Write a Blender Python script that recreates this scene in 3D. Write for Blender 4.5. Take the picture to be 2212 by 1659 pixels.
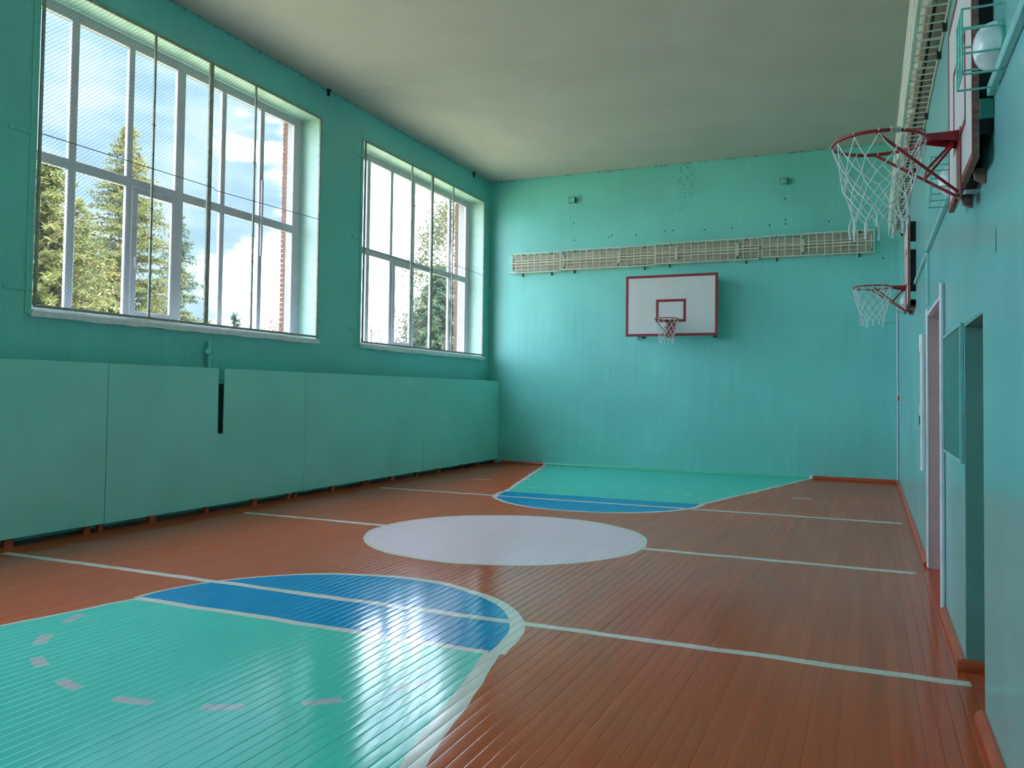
import bpy, math, random
from mathutils import Vector, Matrix

# ------------------------------------------------------------------ scene / camera / light
for o in list(bpy.data.objects):
    bpy.data.objects.remove(o)
scn = bpy.context.scene
COL = scn.collection

W, D, H = 8.231, 16.635, 6.239          # room width (x), far wall (y), ceiling height (z)
Y0 = -0.60                               # wall behind the photographer
PX = 0.27                                # front face of the panels along the window wall

# camera -----------------------------------------------------------
F_PX, YAW, PITCH, ROLL, CAMX, CAMZ = 1782.79, 0.4180, 0.0329, 0.0134, 7.724, 1.5355
PPX, PPY = -21.91, -39.74
cam_d = bpy.data.cameras.new('camera'); cam = bpy.data.objects.new('camera', cam_d); COL.objects.link(cam)
fw = Vector((-math.sin(YAW)*math.cos(PITCH), math.cos(YAW)*math.cos(PITCH), math.sin(PITCH)))
r0 = Vector((math.cos(YAW), math.sin(YAW), 0)); u0 = r0.cross(fw)
rr = r0*math.cos(ROLL)+u0*math.sin(ROLL); uu = -r0*math.sin(ROLL)+u0*math.cos(ROLL)
cam.matrix_world = Matrix(((rr.x, uu.x, -fw.x, CAMX), (rr.y, uu.y, -fw.y, 0), (rr.z, uu.z, -fw.z, CAMZ), (0, 0, 0, 1)))
cam_d.sensor_fit = 'HORIZONTAL'; cam_d.sensor_width = 36.0
cam_d.lens = F_PX/2212*36.0
cam_d.shift_x = -PPX/2212; cam_d.shift_y = PPY/2212
cam_d.clip_start = 0.03; cam_d.clip_end = 500
scn.camera = cam

CLOUD = 12.0           # radiance of the sunlit cloud; the clear gaps are about a twelfth of it
EXPOSURE = 0.0
scn.view_settings.view_transform = 'Standard'
scn.view_settings.look = 'None'
scn.view_settings.gamma = 1.0
scn.view_settings.use_curve_mapping = False
scn.view_settings.exposure = EXPOSURE
scn.cycles.use_adaptive_sampling = True
scn.cycles.adaptive_threshold = .03
scn.cycles.max_bounces = 8

# ------------------------------------------------------------------ tiny node language
class S:
    """wraps a node socket so that shader maths can be written as python expressions"""
    def __init__(s, nt, sock): s.nt, s.k = nt, sock
    def _m(s, op, b=None, c=None, rev=False):
        n = s.nt.nodes.new('ShaderNodeMath'); n.operation = op
        a = s
        if rev: a, b = b, a
        for i, v in enumerate((a, b, c)):
            if v is None: continue
            if isinstance(v, S): s.nt.links.new(v.k, n.inputs[i])
            else: n.inputs[i].default_value = float(v)
        return S(s.nt, n.outputs[0])
    def __add__(s, b): return s._m('ADD', b)
    __radd__ = __add__
    def __sub__(s, b): return s._m('SUBTRACT', b)
    def __rsub__(s, b): return s._m('SUBTRACT', b, rev=True)
    def __mul__(s, b): return s._m('MULTIPLY', b)
    __rmul__ = __mul__
    def __truediv__(s, b): return s._m('DIVIDE', b)
    def __lt__(s, b): return s._m('LESS_THAN', b)
    def __gt__(s, b): return s._m('GREATER_THAN', b)
    def abs(s): return s._m('ABSOLUTE')
    def sqrt(s): return s._m('SQRT')
    def sq(s): return s*s
    def max(s, b): return s._m('MAXIMUM', b)
    def min(s, b): return s._m('MINIMUM', b)
    def pow(s, b): return s._m('POWER', b)
    def mod(s, b): return s._m('FLOORED_MODULO', b)
    def atan2(s, b): return s._m('ARCTAN2', b)
    def sub_in(s, lo, hi): return (s > lo)*(s < hi)
    def smooth(s, lo, hi):
        n = s.nt.nodes.new('ShaderNodeMapRange'); n.interpolation_type = 'SMOOTHSTEP'; n.clamp = True
        s.nt.links.new(s.k, n.inputs[0]); n.inputs[1].default_value = lo; n.inputs[2].default_value = hi
        return S(s.nt, n.outputs[0])

def col_mix(nt, fac, a, b):
    n = nt.nodes.new('ShaderNodeMix'); n.data_type = 'RGBA'
    if isinstance(fac, S): nt.links.new(fac.k, n.inputs[0])
    else: n.inputs[0].default_value = fac
    for i, v in ((6, a), (7, b)):
        if isinstance(v, S): nt.links.new(v.k, n.inputs[i])
        else: n.inputs[i].default_value = (*v, 1)
    return S(nt, n.outputs[2])

def position(nt):
    g = nt.nodes.new('ShaderNodeNewGeometry'); sp = nt.nodes.new('ShaderNodeSeparateXYZ')
    nt.links.new(g.outputs['Position'], sp.inputs[0])
    return g.outputs['Position'], [S(nt, sp.outputs[i]) for i in range(3)]

def noise(nt, vec, scale=(1, 1, 1), freq=1.0, detail=2.0, rough=0.5):
    mp = nt.nodes.new('ShaderNodeMapping'); mp.inputs['Scale'].default_value = scale
    nt.links.new(vec, mp.inputs['Vector'])
    n = nt.nodes.new('ShaderNodeTexNoise'); n.inputs['Scale'].default_value = freq
    n.inputs['Detail'].default_value = detail; n.inputs['Roughness'].default_value = rough
    nt.links.new(mp.outputs[0], n.inputs['Vector'])
    return S(nt, n.outputs[0])

def new_mat(name, color=(.5, .5, .5), rough=.5, metal=0., spec=.5):
    m = bpy.data.materials.new(name); m.use_nodes = True
    b = m.node_tree.nodes['Principled BSDF']
    b.inputs['Base Color'].default_value = (*color, 1); b.inputs['Roughness'].default_value = rough
    b.inputs['Metallic'].default_value = metal; b.inputs['Specular IOR Level'].default_value = spec
    return m, m.node_tree, b

def bump(nt, b, h, strength, dist=.01):
    n = nt.nodes.new('ShaderNodeBump'); n.inputs['Strength'].default_value = strength
    n.inputs['Distance'].default_value = dist
    nt.links.new(h.k, n.inputs['Height']); nt.links.new(n.outputs[0], b.inputs['Normal'])

def enamel(m, nt, b, color, rough, cap, f0=.04):
    """gloss paint: diffuse body under a clear sheen that grows towards grazing view, limited by wear"""
    d = nt.nodes.new('ShaderNodeBsdfDiffuse'); g = nt.nodes.new('ShaderNodeBsdfGlossy')
    nt.links.new(color.k, d.inputs[0])
    if isinstance(rough, S): nt.links.new(rough.k, g.inputs['Roughness'])
    else: g.inputs['Roughness'].default_value = rough
    lw = nt.nodes.new('ShaderNodeLayerWeight'); lw.inputs[0].default_value = .5
    for l in list(nt.links):
        if l.to_node == b and l.to_socket.name == 'Normal':
            for n in (d, g, lw): nt.links.new(l.from_socket, n.inputs['Normal'])
    fr = (S(nt, lw.outputs['Facing']).pow(5.0)*(1-f0)+f0).min(cap)
    mx = nt.nodes.new('ShaderNodeMixShader')
    nt.links.new(fr.k, mx.inputs[0]); nt.links.new(d.outputs[0], mx.inputs[1]); nt.links.new(g.outputs[0], mx.inputs[2])
    nt.links.new(mx.outputs[0], nt.nodes['Material Output'].inputs[0])
    nt.nodes.remove(b)

def speckle(name, color, rough=.5, metal=0., var=.12, freq=25, spec=.5, scale=(1, 1, 1), bumps=0.):
    """plain paint / metal / wood with a little procedural mottling"""
    m, nt, b = new_mat(name, color, rough, metal, spec)
    vec, _ = position(nt)
    n = noise(nt, vec, scale, freq, 3)
    c = col_mix(nt, n.smooth(.3, .7), tuple(v*(1-var) for v in color), tuple(min(1, v*(1+var)) for v in color))
    nt.links.new(c.k, b.inputs['Base Color'])
    if bumps: bump(nt, b, n, bumps, .003)
    return m

def srgb(r, g, b):
    f = lambda v: (v/255/12.92) if v/255 <= .04045 else ((v/255+.055)/1.055)**2.4
    return (f(r), f(g), f(b))

# ------------------------------------------------------------------ world: broken white cloud over a blue sky
wd = bpy.data.worlds.new('sky'); scn.world = wd; wd.use_nodes = True
nt = wd.node_tree; nt.nodes.clear()
tc = nt.nodes.new('ShaderNodeTexCoord'); sp = nt.nodes.new('ShaderNodeSeparateXYZ')
nt.links.new(tc.outputs['Generated'], sp.inputs[0])
dx, dy, dz = [S(nt, sp.outputs[i]) for i in range(3)]
up = dz.max(0.0)
cl = noise(nt, tc.outputs['Generated'], (1.0, 1.0, 2.6), 3.1, 6, .55)
cl2 = noise(nt, tc.outputs['Generated'], (1.0, 1.0, 3.2), 9.0, 4, .5)
gx, gy, gz = -.76, .59, .29                          # the clear gap seen through the nearer window
gap = ((dx-gx).sq()+(dy-gy).sq()+((dz-gz)*1.1).sq()).sqrt()
gapm = 1.0-(gap+(cl2-.5)*.35+(cl-.5)*.5).smooth(.19, .40)
cover = ((cl*.8+cl2*.3).smooth(.42, .56)).min(1.0-gapm)
cover = cover.max((cl2.smooth(.30, .75))*.05)            # thin veil
blue = col_mix(nt, up.smooth(.0, .7), (.66, .98, 1.30), (.42, .84, 1.30))
sky = col_mix(nt, cover, blue, (CLOUD*.82, CLOUD*.96, CLOUD*1.17))
bg = nt.nodes.new('ShaderNodeBackground'); bg.inputs[1].default_value = 1.0
nt.links.new(sky.k, bg.inputs[0])
wo = nt.nodes.new('ShaderNodeOutputWorld'); nt.links.new(bg.outputs[0], wo.inputs[0])

sun_d = bpy.data.lights.new('sun', 'SUN'); sun = bpy.data.objects.new('sun', sun_d); COL.objects.link(sun)
sun_d.energy = 32.0; sun_d.angle = math.radians(1.0); sun_d.color = (1.0, .94, .84)
sun.rotation_euler = (math.radians(-8), math.radians(38), 0)      # high, from behind the building

# ------------------------------------------------------------------ materials
def wall_paint(name, color, streak_axis, rough=.30, stain=False, streak=.12, gloss=None):
    m, nt, b = new_mat(name, color, rough)
    vec, (x, y, z) = position(nt)
    big = noise(nt, vec, (1, 1, 1), .7, 3)
    sc = {'y': (1, 9, .35), 'x': (9, 1, .35)}[streak_axis]
    st = noise(nt, vec, sc, 2.2, 4)
    c = col_mix(nt, big.smooth(.3, .7), tuple(v*.93 for v in color), tuple(min(1, v*1.06) for v in color))
    c = col_mix(nt, st.smooth(.35, .75)*.18, c, tuple(min(1, v*1.22+.01) for v in color))
    if stain:       # grime along the ceiling joint and a leak mark below it
        sp_ = noise(nt, vec, (1, 1, 1), 14, 5, .65)
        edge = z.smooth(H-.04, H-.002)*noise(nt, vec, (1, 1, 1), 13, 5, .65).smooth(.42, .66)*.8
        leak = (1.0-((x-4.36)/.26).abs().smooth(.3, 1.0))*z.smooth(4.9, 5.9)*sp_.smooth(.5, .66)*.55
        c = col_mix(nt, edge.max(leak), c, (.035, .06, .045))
    nt.links.new(c.k, b.inputs['Base Color'])
    fine = noise(nt, vec, (1, 1, 1), 26, 3)
    bump(nt, b, st*.6+fine*.25+big*1.5, streak, .02)
    if gloss: enamel(m, nt, b, c, .17, gloss)
    return m
MINT = srgb(121, 208, 200)
M = {}
M['wall_back'] = wall_paint('mint wall paint far', MINT, 'x', .34, True)
M['wall_left'] = wall_paint('mint wall paint window side', MINT, 'y', .28, True)
M['wall_right'] = wall_paint('mint wall paint door side', srgb(132, 204, 202), 'y', .28, False, .06, .50)
M['panel'] = speckle('mint plywood paint', srgb(150, 230, 220), .24, var=.04, freq=1.2)
M['reveal'] = speckle('wall mint paled for window light', srgb(190, 226, 212), .45, var=.05, freq=6)  # same wall paint, paler to carry the direct window light in its colour
M['ceiling'] = speckle('whitewashed ceiling', srgb(196, 190, 182), .85, var=.035, freq=1.1)
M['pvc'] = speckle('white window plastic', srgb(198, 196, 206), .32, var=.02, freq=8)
M['sill'] = speckle('white sill paint', srgb(236, 242, 242), .35, var=.06, freq=14)
M['grille'] = speckle('grey green grille paint', srgb(150, 152, 140), .5, var=.2, freq=18)
M['grille_wall'] = speckle('mint bracket paint', srgb(121, 208, 196), .45, var=.08, freq=20)
M['wire'] = speckle('galvanised wire', srgb(112, 116, 112), .5, .3, var=.2, freq=30)
M['dark_wire'] = speckle('dark steel cable', srgb(52, 58, 60), .5, .4, freq=30)
M['dark'] = speckle('blackened steel', srgb(40, 46, 44), .55, .2, freq=30)
M['gap_shade'] = speckle('batten black for gap shade', srgb(10, 12, 18), .8, freq=30)  # near-black puts the shade of the gap behind the boards into the colour
M['board'] = speckle('white board paint', srgb(212, 210, 210), .4, var=.03, freq=5)
M['red'] = speckle('dark red paint', srgb(140, 18, 34), .4, var=.12, freq=20)
M['rim'] = speckle('red rim enamel', srgb(158, 30, 42), .32, var=.15, freq=25)
M['raw_edge'] = speckle('worn brown board edge', srgb(126, 92, 82), .75, var=.3, freq=45)
M['rope'] = speckle('white cord', srgb(222, 226, 222), .85, var=.08, freq=60)
M['tan'] = speckle('yellowed lamp reflector', srgb(176, 166, 148), .55, var=.12, freq=7)
M['cream'] = speckle('cream guard enamel', srgb(222, 222, 206), .45, var=.08, freq=14)
M['tube'] = speckle('fluorescent tube glass', srgb(214, 208, 194), .25, var=.03, freq=5)
M['opal'] = speckle('opal lamp glass', srgb(226, 232, 234), .22, var=.03, freq=5)
M['teal_metal'] = speckle('teal painted steel', srgb(120, 196, 180), .4, var=.1, freq=30)
M['trunk'] = speckle('pale teal trunking paint', srgb(134, 196, 192), .35, var=.06, freq=12)
M['white_trim'] = speckle('white door trim paint', srgb(222, 224, 230), .35, var=.04, freq=9)
M['white_jamb'] = speckle('greyish white jamb paint', srgb(184, 166, 168), .5, var=.04, freq=6)
M['green_jamb'] = speckle('teal jamb paint', srgb(112, 164, 158), .5, var=.05, freq=6)
M['brown'] = speckle('brown floor enamel', srgb(186, 80, 50), .3, var=.12, freq=12)
M['lane_green'] = speckle('sea green floor enamel', srgb(98, 202, 176), .3, var=.06, freq=9)
M['chalk_and_shade'] = speckle('dark green chalkboard', srgb(48, 112, 100), .30, var=.12, freq=3)  # also on the near hoop bracket, where it stands for shade
M['call_red'] = speckle('red plastic', srgb(170, 30, 34), .35, freq=30)
M['door_white'] = speckle('white door paint', srgb(214, 214, 214), .4, var=.04, freq=5)
M['door_teal'] = speckle('teal door paint', srgb(96, 160, 150), .4, var=.06, freq=5)
M['plaster'] = speckle('outer plaster', srgb(150, 148, 146), .9, var=.1, freq=12)
M['brick'] = speckle('red brick', srgb(104, 66, 52), .9, var=.25, freq=40)
M['mortar'] = speckle('mortar', srgb(104, 98, 92), .95, var=.15, freq=40)
M['bark'] = speckle('rough bark', srgb(104, 88, 72), .95, var=.35, freq=9)
M['birch_bark'] = speckle('pale birch bark', srgb(200, 196, 186), .9, var=.4, freq=9)
M['bounce_ground'] = speckle('pale ground for bounce light', srgb(158, 158, 120), .95, var=.2, freq=3)

def leaf_mat(name, c1, c2):
    m, nt, b = new_mat(name, c1, .7)
    vec, _ = position(nt)
    n = noise(nt, vec, (1, 1, 1), .9, 4)
    c = col_mix(nt, n.smooth(.35, .65), c1, c2)
    nt.links.new(c.k, b.inputs['Base Color'])
    tr = nt.nodes.new('ShaderNodeBsdfTranslucent'); nt.links.new(c.k, tr.inputs[0])
    mx = nt.nodes.new('ShaderNodeMixShader'); mx.inputs[0].default_value = .45
    nt.links.new(b.outputs[0], mx.inputs[1]); nt.links.new(tr.outputs[0], mx.inputs[2])
    nt.links.new(mx.outputs[0], nt.nodes['Material Output'].inputs[0])
    return m
M['larch'] = leaf_mat('larch needles', srgb(74, 84, 40), srgb(98, 98, 50))
M['spruce'] = leaf_mat('spruce needles', srgb(52, 74, 58), srgb(74, 88, 60))
M['birch'] = leaf_mat('birch leaves', srgb(80, 82, 56), srgb(100, 96, 66))
M['rowan'] = leaf_mat('turning leaves', srgb(118, 76, 40), srgb(100, 90, 48))

def glass_mat():
    m = bpy.data.materials.new('window glass'); m.use_nodes = True
    nt = m.node_tree; nt.nodes.clear()
    t = nt.nodes.new('ShaderNodeBsdfTransparent'); t.inputs[0].default_value = (.985, .99, .99, 1)
    g = nt.nodes.new('ShaderNodeBsdfGlossy'); g.inputs['Roughness'].default_value = .02
    lw = nt.nodes.new('ShaderNodeLayerWeight'); lw.inputs[0].default_value = .5
    fr = (S(nt, lw.outputs['Facing']).pow(5.0)*.5+.03).k.node
    mx = nt.nodes.new('ShaderNodeMixShader'); o = nt.nodes.new('ShaderNodeOutputMaterial')
    nt.links.new(fr.outputs[0], mx.inputs[0]); nt.links.new(t.outputs[0], mx.inputs[1]); nt.links.new(g.outputs[0], mx.inputs[2])
    nt.links.new(mx.outputs[0], o.inputs[0])
    return m
M['glass'] = glass_mat()

def floor_mat():
    brown, green, bluec = srgb(204, 88, 46), srgb(90, 210, 192), srgb(0, 146, 204)
    white, circ = srgb(228, 218, 208), srgb(250, 216, 228)
    m, nt, b = new_mat('painted plank floor', brown, .16, 0., .55)
    vec, (x0, y0, z) = position(nt)
    wob = noise(nt, vec, (1, 1, 1), 1.6, 2)
    wob2 = noise(nt, vec, (1, 1, 1), 2.3, 2)
    x = x0 + (wob-.5)*.07; y = y0 + (wob2-.5)*.07          # hand painted edges
    streak = noise(nt, vec, (9, .35, 1), 1.4, 4)
    big = noise(nt, vec, (1, 1, 1), .5, 3)
    oi = nt.nodes.new('ShaderNodeObjectInfo'); rnd = S(nt, oi.outputs['Random'])
    c = col_mix(nt, streak.smooth(.3, .7)*.6+rnd*.4, tuple(v*.84 for v in brown), tuple(v*1.12 for v in brown))
    c = col_mix(nt, big.smooth(.35, .7)*.5, c, srgb(184, 82, 50))
    def lane(cx, fy, sgn, half, slope, r, bw, c):
        d = (y-fy)*sgn                                     # >0 towards the basket
        ax = (x-cx).abs()
        rad = ((x-cx).sq()+(y-fy).sq()).sqrt()
        inside_t = (ax < d*slope+half)*(d > 0)
        inside_s = (rad < r)*(d < 0.001)
        edge_t = (ax < d*slope+(bw+half))*(d > 0)
        edge_s = (rad < bw+r)*(d < 0.001)
        c = col_mix(nt, edge_t.max(edge_s), c, white)
        c = col_mix(nt, inside_t, c, green)
        c = col_mix(nt, inside_s, c, bluec)
        return c, d, rad, ax
    xs = (x-4.25)/1.45
    c, d, rad, ax = lane(4.245, 4.49, -1, 1.40, .215, 1.43, (xs*.035+.065).max(.03), c)
    c = col_mix(nt, (d.abs() < .035)*(ax < 1.42), c, white)
    th = (y-4.49).atan2(x-4.245)*(180/math.pi)            # -180..180, lower half negative
    def dashes(d, rad, th, lo, hi, off, rc, hw):
        ph = ((th-off)+9.2).mod(18.4)-9.2
        return (ph.abs() < 4.0)*((rad-rc).abs() < hw)*(th > lo)*(th < hi)
    dash1 = dashes(d, rad, th, -165, -22, -157.0, 1.475, .036)
    c = col_mix(nt, dash1*.9, c, srgb(196, 192, 196))
    c, d2, rad2, ax2 = lane(4.06, 11.85, 1, 1.47, .245, 1.50, .07, c)
    th2 = (y-11.85).atan2(x-4.06)*(180/math.pi)
    c = col_mix(nt, dashes(d2, rad2, th2, 14, 166, 23.0, 1.50, .035)*.75, c, srgb(170, 220, 205))
    # centre circle
    rc = ((x-4.16).sq()+(y-8.17).sq()).sqrt()
    c = col_mix(nt, rc < 1.51, c, white)
    c = col_mix(nt, rc < 1.455, c, circ)
    # cross lines
    on = 1.0-(rc < 1.46)*.55
    c = col_mix(nt, ((y-5.148).abs() < .042)*(x > .45), c, white)
    c = col_mix(nt, ((y-8.16).abs() < .048)*x.sub_in(.62, W-.13)*on, c, white)
    c = col_mix(nt, ((y-11.30).abs() < .048)*x.sub_in(.62, W-.13), c, white)
    # lane ticks
    tick = None
    for sx in (-1, 1):
        for ty, xx in ((15.62, 2.50), (14.65, 2.27), (13.70, 2.04)):
            t = ((x-(4.08+sx*(xx-.08))).abs() < .085)*((y-ty).abs() < .035)
            tick = t if tick is None else tick.max(t)
        t = ((x-(4.13+sx*2.68)).abs() < .15)*((y-13.3).abs() < .035)
        tick = tick.max(t)
    c = col_mix(nt, tick*.85, c, white)
    nt.links.new(c.k, b.inputs['Base Color'])
    lanes = ((y < 5.99)*(rad < 1.5)).max((y < 4.49)*(ax < (4.49-y)*.215+1.45))     # the thicker coats on the near lane are glossier
    rgh = big.smooth(.3, .7)*.04+.12-lanes*.025
    rip = noise(nt, vec, (5, 1.6, 1), 2.0, 3)
    rip2 = noise(nt, vec, (40, 9, 1), 1.0, 2)
    bump(nt, b, rip*(lanes*.8+.6)+rip2*.15, .06, .012)
    enamel(m, nt, b, c, rgh, .35, .05)
    return m
M['floor'] = floor_mat()

# ------------------------------------------------------------------ mesh helpers
class MB:
    def __init__(s): s.v, s.f, s.sm = [], [], []
    def add(s, vs, fs, smooth=False):
        n = len(s.v); s.v += [tuple(v) for v in vs]
        s.f += [tuple(n+i for i in f) for f in fs]; s.sm += [smooth]*len(fs)
        return s
    def box(s, x0, x1, y0, y1, z0, z1):
        return s.add([(x, y, z) for z in (z0, z1) for y in (y0, y1) for x in (x0, x1)],
                     [(0, 2, 3, 1), (4, 5, 7, 6), (0, 1, 5, 4), (2, 6, 7, 3), (0, 4, 6, 2), (1, 3, 7, 5)])
    def bbox(s, x0, x1, y0, y1, z0, z1, c=.004):
        """box with chamfered edges"""
        c = min(c, (x1-x0)/2.01, (y1-y0)/2.01, (z1-z0)/2.01)
        X, Y, Z = (x0, x1), (y0, y1), (z0, z1)
        sg = (1, -1); V = []; idx = {}
        for i in (0, 1):
            for j in (0, 1):
                for k in (0, 1):
                    for a in (0, 1, 2):
                        p = [X[i], Y[j], Z[k]]
                        q = [X[i]+sg[i]*c, Y[j]+sg[j]*c, Z[k]+sg[k]*c]
                        q[a] = p[a]; idx[i, j, k, a] = len(V); V.append(q)
        Fs = []
        for a in (0, 1, 2):
            b_, c_ = (a+1) % 3, (a+2) % 3
            for e in (0, 1):
                ring = []
                for (m_, n_) in ((0, 0), (1, 0), (1, 1), (0, 1)):
                    t = [0, 0, 0]; t[a] = e; t[b_] = m_; t[c_] = n_
                    ring.append(idx[t[0], t[1], t[2], a])
                Fs.append(ring if e else ring[::-1])
            for m_ in (0, 1):
                for n_ in (0, 1):
                    q = []
                    for e, ax in ((0, b_), (0, c_), (1, c_), (1, b_)):
                        t = [0, 0, 0]; t[a] = e; t[b_] = m_; t[c_] = n_
                        q.append(idx[t[0], t[1], t[2], ax])
                    Fs.append(q if (m_ ^ n_) else q[::-1])
        for i in (0, 1):
            for j in (0, 1):
                for k in (0, 1):
                    t = [idx[i, j, k, a] for a in (0, 1, 2)]
                    Fs.append(t if (i+j+k) % 2 else t[::-1])
        return s.add(V, Fs)
    def tube(s, pts, r, n=6, closed=False, caps=True, smooth=True, phase=0.):
        pts = [Vector(p) for p in pts]; m = len(pts)
        rs = r if isinstance(r, (list, tuple)) else [r]*m
        V, Fs = [], []
        up = None
        for i, p in enumerate(pts):
            if closed: t = pts[(i+1) % m]-pts[i-1]
            else: t = pts[min(i+1, m-1)]-pts[max(i-1, 0)]
            t.normalize()
            if up is None:
                up = Vector((0, 0, 1)) if abs(t.z) < .9 else Vector((1, 0, 0))
            a = t.cross(up); a.normalize(); up2 = a.cross(t); up = up2
            for k in range(n):
                w = 2*math.pi*k/n+phase
                V.append(p+(a*math.cos(w)+up2*math.sin(w))*rs[i])
        for i in range(m if closed else m-1):
            j = (i+1) % m
            for k in range(n):
                Fs.append((i*n+k, i*n+(k+1) % n, j*n+(k+1) % n, j*n+k))
        s.add(V, Fs, smooth)
        if caps and not closed:
            s.add(V[:n], [tuple(range(n-1, -1, -1))]); s.add(V[-n:], [tuple(range(n))])
        return s
    def lathe(s, prof, n=20, axis='z', at=(0, 0, 0), smooth=True):
        V, Fs = [], []
        for (r, h) in prof:
            for k in range(n):
                w = 2*math.pi*k/n; a, b = r*math.cos(w), r*math.sin(w)
                p = {'z': (a, b, h), 'x': (h, a, b), 'y': (b, h, a)}[axis]
                V.append((p[0]+at[0], p[1]+at[1], p[2]+at[2]))
        for i in range(len(prof)-1):
            for k in range(n):
                Fs.append((i*n+k, i*n+(k+1) % n, (i+1)*n+(k+1) % n, (i+1)*n+k))
        return s.add(V, Fs, smooth)
    def prism(s, poly, axis, a0, a1):
        """extrude a polygon given in the two other axes"""
        n = len(poly); V = []
        for a in (a0, a1):
            for (p, q) in poly:
                V.append({'x': (a, p, q), 'y': (p, a, q), 'z': (p, q, a)}[axis])
        Fs = [tuple(range(n-1, -1, -1)), tuple(range(n, 2*n))]
        Fs += [(i, (i+1) % n, n+(i+1) % n, n+i) for i in range(n)]
        return s.add(V, Fs)
    def mesh(s, name, mat):
        me = bpy.data.meshes.new(name); me.from_pydata(s.v, [], s.f); me.update()
        me.polygons.foreach_set('use_smooth', s.sm)
        if mat is not None: me.materials.append(M[mat] if isinstance(mat, str) else mat)
        return me
    def build(s, name, mat, parent=None, **kw):
        o = bpy.data.objects.new(name, s.mesh(name, mat)); COL.objects.link(o)
        if parent is not None: o.parent = parent
        return tag(o, **kw)

def tag(o, label=None, cat=None, group=None, kind=None):
    if label: o['label'] = label
    if cat: o['category'] = cat
    if group: o['group'] = group
    if kind: o['kind'] = kind
    return o
def empty(name, loc=(0, 0, 0), rz=0., **kw):
    o = bpy.data.objects.new(name, None); COL.objects.link(o)
    o.location = loc; o.rotation_euler = (0, 0, rz); o.empty_display_size = .1
    return tag(o, **kw)
def inst(src, name, loc, parent, rot=(0, 0, 0), scale=None):
    o = bpy.data.objects.new(name, src); COL.objects.link(o)
    o.location = loc; o.rotation_euler = rot; o.parent = parent
    if scale: o.scale = scale
    return o

# ------------------------------------------------------------------ SETTING: floor
rnd = random.Random(3)
floor = MB().box(-.1, W+.52, Y0-.1, D+.05, -.12, -.034).build('floor', 'brown', kind='structure',
        label='glossy painted plank floor marked as a small basketball court')
NROW = 118
PITCHW = W/NROW
def plank_mesh(L):
    w = PITCHW/2-.0002
    prof = [(-w, -.032), (-w, -.0006), (-w+.0010, -.0001)]
    for k in range(5):
        t = -1+2*k/4; prof.append((t*(w-.005), .0002*(1-t*t)))
    prof += [(w-.0010, -.0001), (w, -.0006), (w, -.032)]
    n = len(prof); mb = MB()
    V = [(p, a, q) for a in (0, L) for (p, q) in prof]
    mb.add(V, [tuple(range(n-1, -1, -1)), tuple(range(n, 2*n))])
    mb.add(V, [(i, n+i, n+(i+1), i+1) for i in range(n-1)], True)
    return mb.mesh('plank', 'floor')
YE = D-.004
lens = {}
for i in range(NROW):
    cuts = [Y0, Y0+rnd.choice((3.6, 4.3, 5.0, 5.7)), Y0+rnd.choice((10.2, 11.0, 11.7)), YE] if i % 2 else [Y0, Y0+rnd.choice((7.2, 8.0, 8.9, 9.6)), YE]
    for a, b_ in zip(cuts[:-1], cuts[1:]):
        L = round(b_-a-.0015, 3)
        if L not in lens: lens[L] = plank_mesh(L)
        inst(lens[L], 'plank', (PITCHW*(i+.5), a, -.0005+rnd.uniform(-.0003, .0003)), floor,
             (rnd.uniform(-.00006, .00006), rnd.gauss(0, .0024), 0))
for (ya, yb) in ((4.58, 5.43), (6.78, 8.45)):             # boards inside the two doorways
    mb = MB().bbox(W+.001, W+.31, ya+.002, yb-.002, -.03, -.001, .002)
    mb.build('threshold', 'brown', floor)

# ------------------------------------------------------------------ ceiling
ceil = MB().box(-.72, W+.55, Y0-.4, D+.35, H+.12, H+.35).build('ceiling', 'plaster', kind='structure',
        label='whitewashed ceiling of wide concrete slabs')
for (a, b_) in ((Y0, 4.83), (4.83, 10.80), (10.80, D)):
    MB().bbox(0.001, W-.001, a+.005, b_-.005, H, H+.119, .006).build('ceiling_slab', 'ceiling', ceil)

# ------------------------------------------------------------------ walls
WZ0, WZ1 = 2.29, 5.735
WIN = [(-.25, 4.46), (5.66, 10.37), (11.57, 16.30)]
def left_boxes(x0, x1, mat, name, parent=None, **kw):
    mb = MB(); ya = Y0-.4
    mb.box(x0, x1, ya, D+.3, -1.2, WZ0)
    mb.box(x0, x1, ya, D+.3, WZ1, H+.12)
    e = ya
    for (a, b_) in WIN:
        mb.box(x0, x1, e, a, WZ0, WZ1); e = b_
    mb.box(x0, x1, e, D+.3, WZ0, WZ1)
    return mb.build(name, mat, parent, **kw)
wall_left = left_boxes(-.40, 0., 'wall_left', 'wall_left', kind='structure', label='mint green wall with the tall windows')
left_boxes(-.62, -.401, 'plaster', 'outer_leaf', wall_left)
left_boxes(-.665, -.621, 'mortar', 'mortar_backing', wall_left)
for (a, b_) in WIN[1:]:                                   # brick corner seen through the last pane
    bm_ = MB().bbox(-.045, .045, 0, .25, 0, .065, .004).mesh('brick', 'brick')
    bs_ = MB().bbox(-.045, .045, 0, .12, 0, .065, .004).mesh('brick', 'brick')
    z = WZ0-.07; k = 0
    while z < WZ1+.02:
        inst(bm_ if k % 2 else bs_, 'brick', (-.668+rnd.uniform(-.003, .003), b_-.003, z), wall_left)
        z += .077; k += 1
# reveals: thin plaster linings of the openings
for (a, b_) in WIN:
    MB().box(-.32, -.001, a, a+.012, WZ0, WZ1).build('reveal', 'reveal', wall_left)
    MB().box(-.32, -.001, b_-.012, b_, WZ0, WZ1).build('reveal', 'reveal', wall_left)
    MB().box(-.32, -.001, a+.012, b_-.012, WZ1-.012, WZ1).build('reveal', 'reveal', wall_left)

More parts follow.
